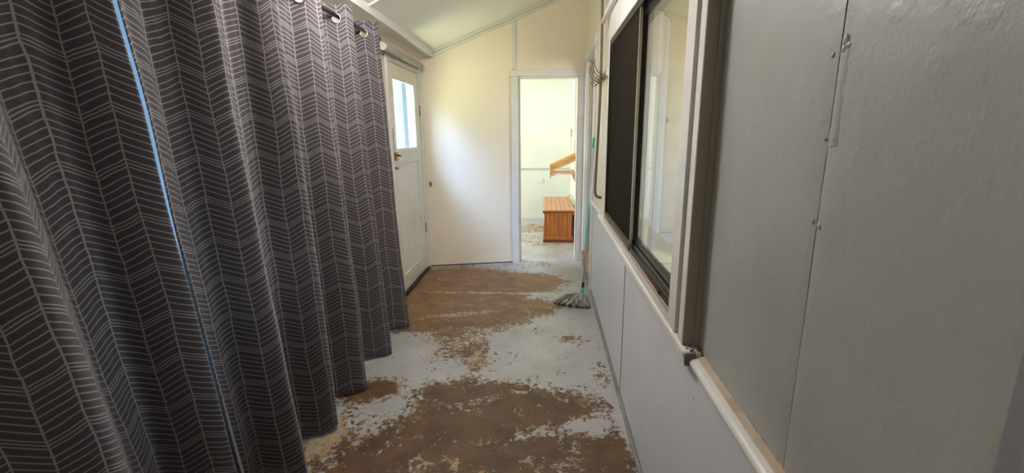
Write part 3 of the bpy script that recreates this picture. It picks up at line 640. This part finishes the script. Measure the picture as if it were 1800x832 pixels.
tr = struct(obj('trim_near_rail', halfround(-1.0, 1.186, 0.782, 0.812, XU, XR-.018), M_lily, smooth=False), 'painted half-round rail on the near right wall', 'trim')
obj('dusty_top', prism([(XR+.004, .811), (XU+.001, .811), (XU+.001, .8165), (XR+.006, .8145)], lambda a, b: (a, -1.0, b), lambda a, b: (a, 1.186, b)), M_dust, tr)
r5 = random.Random(12)
bm = bmesh.new()
for k_ in range(70):
    y = r5.choice((r5.uniform(.40, .62), r5.uniform(.62, .75), r5.uniform(.75, 1.15))); r_ = r5.uniform(.0015, .0042)
    t_ = bmesh.ops.create_icosphere(bm, subdivisions=1, radius=r_*.75); c_ = Vector((XU-.001, y, .817+abs(r5.gauss(0, .005))))
    for v in t_['verts']: v.co.x *= .6; v.co += c_
o = obj('paint_crumbs', bm, M_dust, tr); o['kind'] = 'stuff'
bm = bmesh.new()
for k_ in range(28):
    y = r5.uniform(1.19, 1.23); t_ = bmesh.ops.create_icosphere(bm, subdivisions=1, radius=r5.uniform(.001, .003))
    c_ = Vector((r5.uniform(XC+.006, XU-.004), y, .827))
    for v in t_['verts']: v.co += c_
o = obj('paint_crumbs', bm, mat('dark_crumbs', (92, 78, 60), 0.9), tl); o['kind'] = 'stuff'
trf = struct(obj('trim_far_rail', halfround(3.40, 4.02, 0.795, 0.835, XR, XR-.02), M_lily, smooth=False), 'white half-round rail between window ledge and side doorway', 'trim')

# side doorway in the right wall ------------------------------------------------
sd = struct(empty('door_3', (XR, 4.5, 0)), 'side doorway in the right wall beyond the mop, with casing and worn step', 'doorway')
def D(name, a, material, **k): return obj(name, box(*a), material, sd, **k)
D('casing', (XR-.016, XU+.012, 4.02, RD0, 0.0, 2.14), M_lily, bevel=0.004)
D('casing', (XR-.022, XU+.012, 4.02, 5.07, 2.12, 2.20), M_lily, bevel=0.004)
D('casing', (XR-.012, XU+.012, RD1, 5.07, 0.0, 2.12), M_lily, bevel=0.004)
D('jamb', (XU+.014, 0.56, RD0-.014, RD0+.003, 0.14, 2.118), M_white); D('jamb', (XU+.014, 0.56, RD1-.003, RD1+.014, 0.14, 2.118), M_white)
D('step', (XR-.03, 0.56, RD0-.03, RD1, 0.055, 0.135), M_step, bevel=0.005)
D('riser', (XR-.012, 0.54, RD0-.02, RD1, 0.0, 0.055), mat('dark_riser', (110, 84, 72), 0.7, var=.1), bevel=0.002)
D('step_end_block', (XR-.026, XR+.01, RD0-.075, RD0-.03, 0.05, 0.13), mat('worn_pink_block', (206, 186, 174), 0.6, var=.15, vscale=30, rgb2=(90, 52, 44)), bevel=0.006)
D('stop_bead', (XR+.05, XR+.065, RD1-.02, RD1, 0.14, 2.12), M_alu)
dl = D('door_leaf', (0.565, 0.60, 4.9, 5.02, 0.21, 2.1), M_white)

tag(obj('knob', tube([(0.412, 1.234, 1.742), (0.412, 1.226, 1.742), (0.412, 1.216, 1.742), (0.412, 1.208, 1.742), (0.412, 1.204, 1.742)], [.007, .008, .015, .014, .006], 16), mat('dark_brown_knob', (74, 60, 50), 0.4), smooth=True),
    'small dark brown knob on the shaded side of the window post', 'knob')
# ------------------------------------------------------------ inner room seen through the pane
M_in = mat('inner_room_cream', (238, 226, 196), 0.5, var=0.015, vscale=2)
wi2 = struct(obj('wall_inner_room_end', box(0.535, 3.7, 5.05, 5.15, 0.1, 3.0), M_in), 'cream end wall of the room behind the window', 'wall')
obj('skirting', box(0.6, 3.6, 5.035, 5.05, 0.2, 0.34), M_lily, wi2)
struct(obj('wall_inner_room_near', box(0.535, 3.7, -0.4, -0.3, 0.1, 3.0), M_in), 'near wall of the room behind the window', 'wall')
struct(wall_rects('wall_inner_room_right', 3.6, 3.7, [(-0.3, 1.7, 0.1, 3.0), (1.7, 3.9, 0.1, 1.0), (1.7, 3.9, 2.5, 3.0), (3.9, 5.1, 0.1, 3.0)], M_in, 'right wall of the room behind the window'), None, 'wall')
struct(obj('ceiling_inner_room', box(0.535, 3.7, -0.4, 5.15, 2.95, 3.05), M_ceil), 'ceiling of the room behind the window', 'ceiling')
id_ = struct(empty('door_4', (1.25, 5.04, 0.2)), 'cream door on the end wall of the inner room', 'door')
obj('leaf', box(0.98, 1.62, 5.02, 5.05, 0.34, 2.12), mat('inner_door_paint', (240, 232, 210), .4), id_, bevel=.003)
obj('casing', box(0.90, 0.98, 5.01, 5.05, 0.34, 2.14), M_in, id_, bevel=.003); obj('casing', box(1.62, 1.70, 5.01, 5.05, 0.34, 2.14), M_in, id_, bevel=.003); obj('casing', box(0.90, 1.70, 5.01, 5.05, 2.12, 2.20), M_in, id_, bevel=.003)
obj('round_plate', tube([(1.24, 5.02, 1.53), (1.24, 4.995, 1.53)], [.030, .026], 20), mat('grey_plate', (176, 172, 160), .4), id_, smooth=False)
struct(obj('trim_inner_sill', box(0.535, 0.64, 1.30, 3.12, 0.822, 0.85), mat('cream_sill', (236, 224, 190), .4), bevel=.004), 'cream sill board on the inner side of the window', 'trim')
# sheer curtain inside
def sheet_curtain(name, x0, y0, x1, y1, z0, z1, waves, amp, material, parent=None, seed=0, nu=120, nv=40):
    bm = bmesh.new(); V = []; d = Vector((x1-x0, y1-y0, 0)); L = d.length; d.normalize(); nr = Vector((-d.y, d.x, 0))
    for i in range(nu+1):
        r = []
        for j in range(nv+1):
            t = i/nu; z = z0+(z1-z0)*j/nv
            a = amp*(1-.5*j/nv)*(math.sin(2*PI*waves*t+.4*math.sin(5*t+seed))+.35*math.sin(4.6*PI*waves*t+seed))
            r.append(bm.verts.new(Vector((x0, y0, z)) + d*(L*t) + nr*a))
        V.append(r)
    for i in range(nu):
        for j in range(nv): bm.faces.new((V[i][j], V[i+1][j], V[i+1][j+1], V[i][j+1]))
    return obj(name, bm, material, parent, smooth=True)
scn = empty('sheer_curtain', (0.66, 3.4, 2.1)); tag(scn, 'sheer white curtain with a ruffled edge hanging behind the window pane', 'curtain')
sheet_curtain('cloth', 0.66, 3.25, 0.93, 3.85, 0.55, 2.25, 6, 0.018, M_sheer, scn)
bm = bmesh.new()
for j in range(120):
    z = 0.56+j*.0141; a = .012*math.sin(j*2.2); 
    if j: 
        f = bm.faces.new((pv[0], pv[1], q1 := bm.verts.new((.958+a*.4, 3.905+a, z)), q0 := bm.verts.new((.93, 3.85, z)))); pv = (q0, q1)
    else: pv = (bm.verts.new((.93, 3.85, z)), bm.verts.new((.958, 3.905, z)))
obj('ruffle', bm, M_sheer_dark, scn, smooth=True)
obj('curtain_wire', tube([(0.62, 3.15, 2.26), (0.97, 3.95, 2.26)], 0.006, 8), M_alu, scn)

# ------------------------------------------------------------ hook rack, conduit
hk = empty('coat_hook_rack', (XR, 3.6, 1.83)); tag(hk, 'row of brass double coat hooks on the right wall left of the window', 'coat hooks')
obj('back_board', box(XR-.016, XR-.002, 3.24, 3.72, 1.785, 1.835), M_white, hk, bevel=0.003)
def hook(y):
    o = obj('hook', tube([(XR-.018, y, 1.800), (XR-.032, y, 1.792), (XR-.055, y, 1.800), (XR-.075, y, 1.822), (XR-.090, y, 1.852), (XR-.094, y, 1.880), (XR-.090, y, 1.892)],
        [.0032, .0032, .003, .0029, .0028, .0026, .004], 8), M_bronze, hk, smooth=True)
    obj('lower_prong', tube([(XR-.018, y, 1.792), (XR-.030, y, 1.772), (XR-.046, y, 1.758), (XR-.064, y, 1.762), (XR-.074, y, 1.778), (XR-.072, y, 1.792)],
        [.0032, .003, .003, .0028, .0026, .0038], 8), M_bronze, o, smooth=True)
    obj('mount_plate', box(XR-.020, XR-.016, y-.009, y+.009, 1.772, 1.826), M_bronze, o, bevel=.002)
for y in (3.29, 3.42, 3.55, 3.68): hook(y)
pz = [(0.374, 2.84), (0.376, 2.30), (0.380, 2.0), (0.381, 1.74), (0.377, 1.5), (0.371, 1.30), (0.366, 1.12), (0.363, 1.02), (0.3635, 0.985), (0.368, 0.962), (0.378, 0.948), (0.394, 0.942), (0.410, 0.942)]
pi_ = tag(obj('conduit_pipe', tube([(x, 3.45, z) for x, z in pz], 0.0095, 14), M_pipe, smooth=True), 'grey-brown conduit running down the right wall and bending into it', 'pipe')
for z in (2.55,): obj('saddle_clip', box(0.366, XR, 3.442, 3.458, z, z+.014), M_alu, pi_)

# ------------------------------------------------------------ mop
mp_ = empty('mop', (0.30, 3.66, 0)); tag(mp_, 'string mop with green socket leaning on the right wall', 'mop')
B, T = Vector((0.306, 3.64, 0.165)), Vector((0.386, 3.86, 1.385))
def on(t): return B.lerp(T, t)
obj('handle', tube([on(.03), on(.40), on(.93)], 0.0065, 14), M_pole, mp_, smooth=True)
obj('teal_sleeve', tube([on(.26), on(.27), on(.56), on(.57)], [.007, .0088, .0088, .007], 14), M_teal, mp_, smooth=True)
gc = obj('grip_cap', tube([on(.925), on(.93), on(.985), on(.99)], [.0085, .0105, .0105, .009], 14), M_green, mp_, smooth=True)
obj('hanging_loop', torus(on(1.0), (0, 1, .1), 0.008, 0.003), M_plast, gc, smooth=True)
obj('ferrule', tube([on(-.005), on(0), on(.03), on(.035)], [.009, .0115, .0115, .010], 14), M_black, mp_, smooth=True)
d_ = (B-T).normalized()
obj('socket', tube([B, B+d_*.045, B+d_*.07, B+d_*.082], [.012, .017, .023, .025], 18), M_green, mp_, smooth=True)
H0 = B+d_*.075
r7 = random.Random(3)
def strands(count, material, name, low, seed):
    q = random.Random(seed); bm = bmesh.new()
    for i in range(count):
        u = (i+.5)/count + q.uniform(-.02, .02)
        a = math.radians(192 + 130*u)                     # fan from the left round to the camera side
        Lf = (0.150*max(0.0, 1-u)**1.1 + 0.085) * q.uniform(.86, 1.05) * (1.0 if not low else 0.98)
        end = Vector((H0.x+Lf*math.cos(a)*1.0, H0.y+Lf*math.sin(a)*.62 + .10*(1-u), 0.006 + (0 if low else q.uniform(.002, .03))))
        st = H0 + Vector((q.uniform(-.024, .024), q.uniform(-.024, .024), q.uniform(-.01, .006)))
        hgt = (.0 if low else q.uniform(.010, .042)); pts = []
        for k in range(9):
            t = k/8; p = st.lerp(end, t); z = st.z*(1-t)**1.25 + end.z*t + hgt*math.sin(PI*t)*1.2 + (.012 if not low else 0)*math.sin(PI*t)
            pts.append((p.x+.006*math.sin(3*t*PI+i*2.1)*t, p.y+.006*math.cos(2.5*t*PI+i)*t, max(z, .006)))
        tube(pts, [.0036]+[.0050]*7+[.004], 6, bm)
    o = obj(name, bm, material, mp_, smooth=True); o['kind'] = 'stuff'; return o
strands(95, M_mopA, 'yarn_strands', False, 5)
strands(60, M_mopB, 'dirty_under_strands', True, 8)
M_mopL = mat('light_mop_yarn', (214, 216, 204), 0.9, bump=0.002, bscale=300)
o = strands(26, M_mopL, 'light_yarn_strands', False, 21)

# ------------------------------------------------------------ curtain rod and curtains
RX, RZ = -1.11, 2.035
rod = empty('curtain_rod', (RX, 1.5, RZ)); tag(rod, 'dark metal curtain rod running along the left wall', 'curtain rod')
obj('pole', tube([(RX, -0.8, RZ), (RX, 3.15, RZ)], 0.0115, 16), M_rod, rod, smooth=True)
obj('end_cap', tube([(RX, 3.148, RZ), (RX, 3.153, RZ), (RX, 3.172, RZ), (RX, 3.178, RZ)], [.0115, .0165, .0165, .011], 16), M_rod, rod, smooth=True)
for y in (-.5, 1.25, 3.02):
    obj('bracket', tube([(XL, y, RZ-.012), (RX, y, RZ-.012)], .006, 8), M_rod, rod)

TOPC = {0: 2.985}; BOTC = {0: 3.15, 1: 2.73, 2: 2.32, 3: 1.95, 4: 1.63}
for k in range(-1, 12):
    TOPC[k] = 2.985-.371*k
    if k not in BOTC: BOTC[k] = 3.50 if k == -1 else 1.63-.335*(k-4)
def lerpc(D_, s):
    i = math.floor(s); f = s-i; i = max(-1, min(10, i)); return D_[i]*(1-f)+D_[i+1]*f
AX = {0: 1.0}
def curtain(name, label, s0, s1, eyelets, uoff, top=2.088, hem=0.018):
    """s runs along the folds: whole numbers are crests toward the room; s grows toward the camera."""
    root = empty(name, (RX, (lerpc(TOPC, s0)+lerpc(TOPC, s1))/2, RZ)); tag(root, label, 'curtain', 'herringbone curtains on the rod')
    NU = int((s1-s0)*92); zs = []
    z = hem
    while z < 1.93: zs.append(z); z += .03
    while z < top: zs.append(z); z += .0055
    zs.append(top)
    grid = []
    for j, z in enumerate(zs):
        t = min(1, max(0, (RZ-z)/(RZ-hem))); row = []
        for i in range(NU+1):
            s = s0+(s1-s0)*i/NU
            yt = lerpc(TOPC, s); yb = lerpc(BOTC, s)
            g = t**1.15
            y = yt*(1-g)+yb*g
            ph = 2*PI*s
            sk = ph + .35*math.sin(ph)                  # crest leans toward the camera side
            amp = .056+.014*t
            x = RX + .012*t + amp*math.cos(sk)*(1+.18*noise.noise(Vector((s*.9, z*.8, 2))))
            # secondary soft folds growing downward from the heading
            x += .010*(.35+t)*math.sin(2*ph+1.1+2*noise.noise(Vector((s, z*.7, 5)))) + .004*math.sin(5*ph+z*1.3)*(1-t)
            y += .026*math.sin(ph*1.0+.6)*(.4+.6*t) * (-1) + .02*t*noise.noise(Vector((s*1.3, z*1.1, 9)))
            x += .007*noise.noise(Vector((s*3, z*3, 4)))
            zz = z
            if z < .4: zz = z + (.4-z)/.4*.010*math.sin(ph*1.7)
            if j == len(zs)-1 or z > 2.05: zz = z + (z-2.05)*.5*math.cos(sk*1.0)*.6
            row.append(Vector((x, y, zz)))
        grid.append(row)
    # arc length along a middle row for the pattern
    mid = grid[len(zs)//3]; ul = [0.0]
    for i in range(NU): ul.append(ul[-1]+(mid[i+1]-mid[i]).length)
    bm = bmesh.new(); uvl = bm.loops.layers.uv.new('UVMap')
    V = [[bm.verts.new(p) for p in row] for row in grid]
    # eyelet centres: where the cloth crosses the rod
    jr = min(range(len(zs)), key=lambda j: abs(zs[j]-(RZ-.013)))
    cents = []
    for se in eyelets:
        best = min(range(NU+1), key=lambda i: abs((s0+(s1-s0)*i/NU)-se)*.3 + abs(grid[jr][i].x-RX)*4 if abs((s0+(s1-s0)*i/NU)-se) < .25 else 99)
        c = grid[jr][best]; a, b_ = grid[jr][max(0, best-3)], grid[jr][min(NU, best+3)]
        tg = (b_-a).normalized(); cents.append((c, Vector((tg.y, -tg.x, 0))))
    kill = set()
    for j in range(len(zs)-1):
        if zs[j] < 1.9: 
            for i in range(NU):
                f = bm.faces.new((V[j][i], V[j][i+1], V[j+1][i+1], V[j+1][i]))
                for lp, (ii, jj) in zip(f.loops, ((i, j), (i+1, j), (i+1, j+1), (i, j+1))): lp[uvl].uv = (ul[ii]+uoff, zs[jj])
        else:
            for i in range(NU):
                c0 = (grid[j][i]+grid[j+1][i+1])/2
                if any((c0-c).length < .0215 for c, _ in cents): continue
                f = bm.faces.new((V[j][i], V[j][i+1], V[j+1][i+1], V[j+1][i]))
                for lp, (ii, jj) in zip(f.loops, ((i, j), (i+1, j), (i+1, j+1), (i, j+1))): lp[uvl].uv = (ul[ii]+uoff, zs[jj])
    me = bpy.data.meshes.new('cloth'); bm.to_mesh(me); bm.free(); me.materials.append(M_curt)
    for p in me.polygons: p.use_smooth = True
    o = bpy.data.objects.new('cloth', me); sc.collection.objects.link(o); o.parent = root; o.matrix_parent_inverse = Matrix.Translation(-root.location)
    so = o.modifiers.new('thickness', 'SOLIDIFY'); so.thickness = .0016; so.offset = 0
    for c, nn in cents: obj('eyelet_ring', torus(c, nn, .0225, .0048), M_steel, root, smooth=True)
    return root
E_all = []
for k in range(0, 6): E_all += [k+.25, k+.75]
curtain('herringbone_curtain', 'grey herringbone curtain nearer the side door, its top eyelets in view', -0.06, 4.994, [e_ for e_ in E_all if e_ < 5.0], 0.0)
curtain('herringbone_curtain', 'dark grey herringbone curtain at the left edge, beyond the light gap', 5.020, 6.34, [5.25, 5.75, 6.25], 3.3)

# ------------------------------------------------------------ rear wall behind the camera
struct(wall_rects('wall_rear', -1.4, -1.3, [], M_wall, ''), None, 'wall') if False else None
bm = bmesh.new(); box(XL-.12, 0.6, -1.4, -1.3, 0, 3.1, bm)
struct(obj('wall_rear', bm, M_wall), 'wall closing the corridor behind the camera', 'wall')
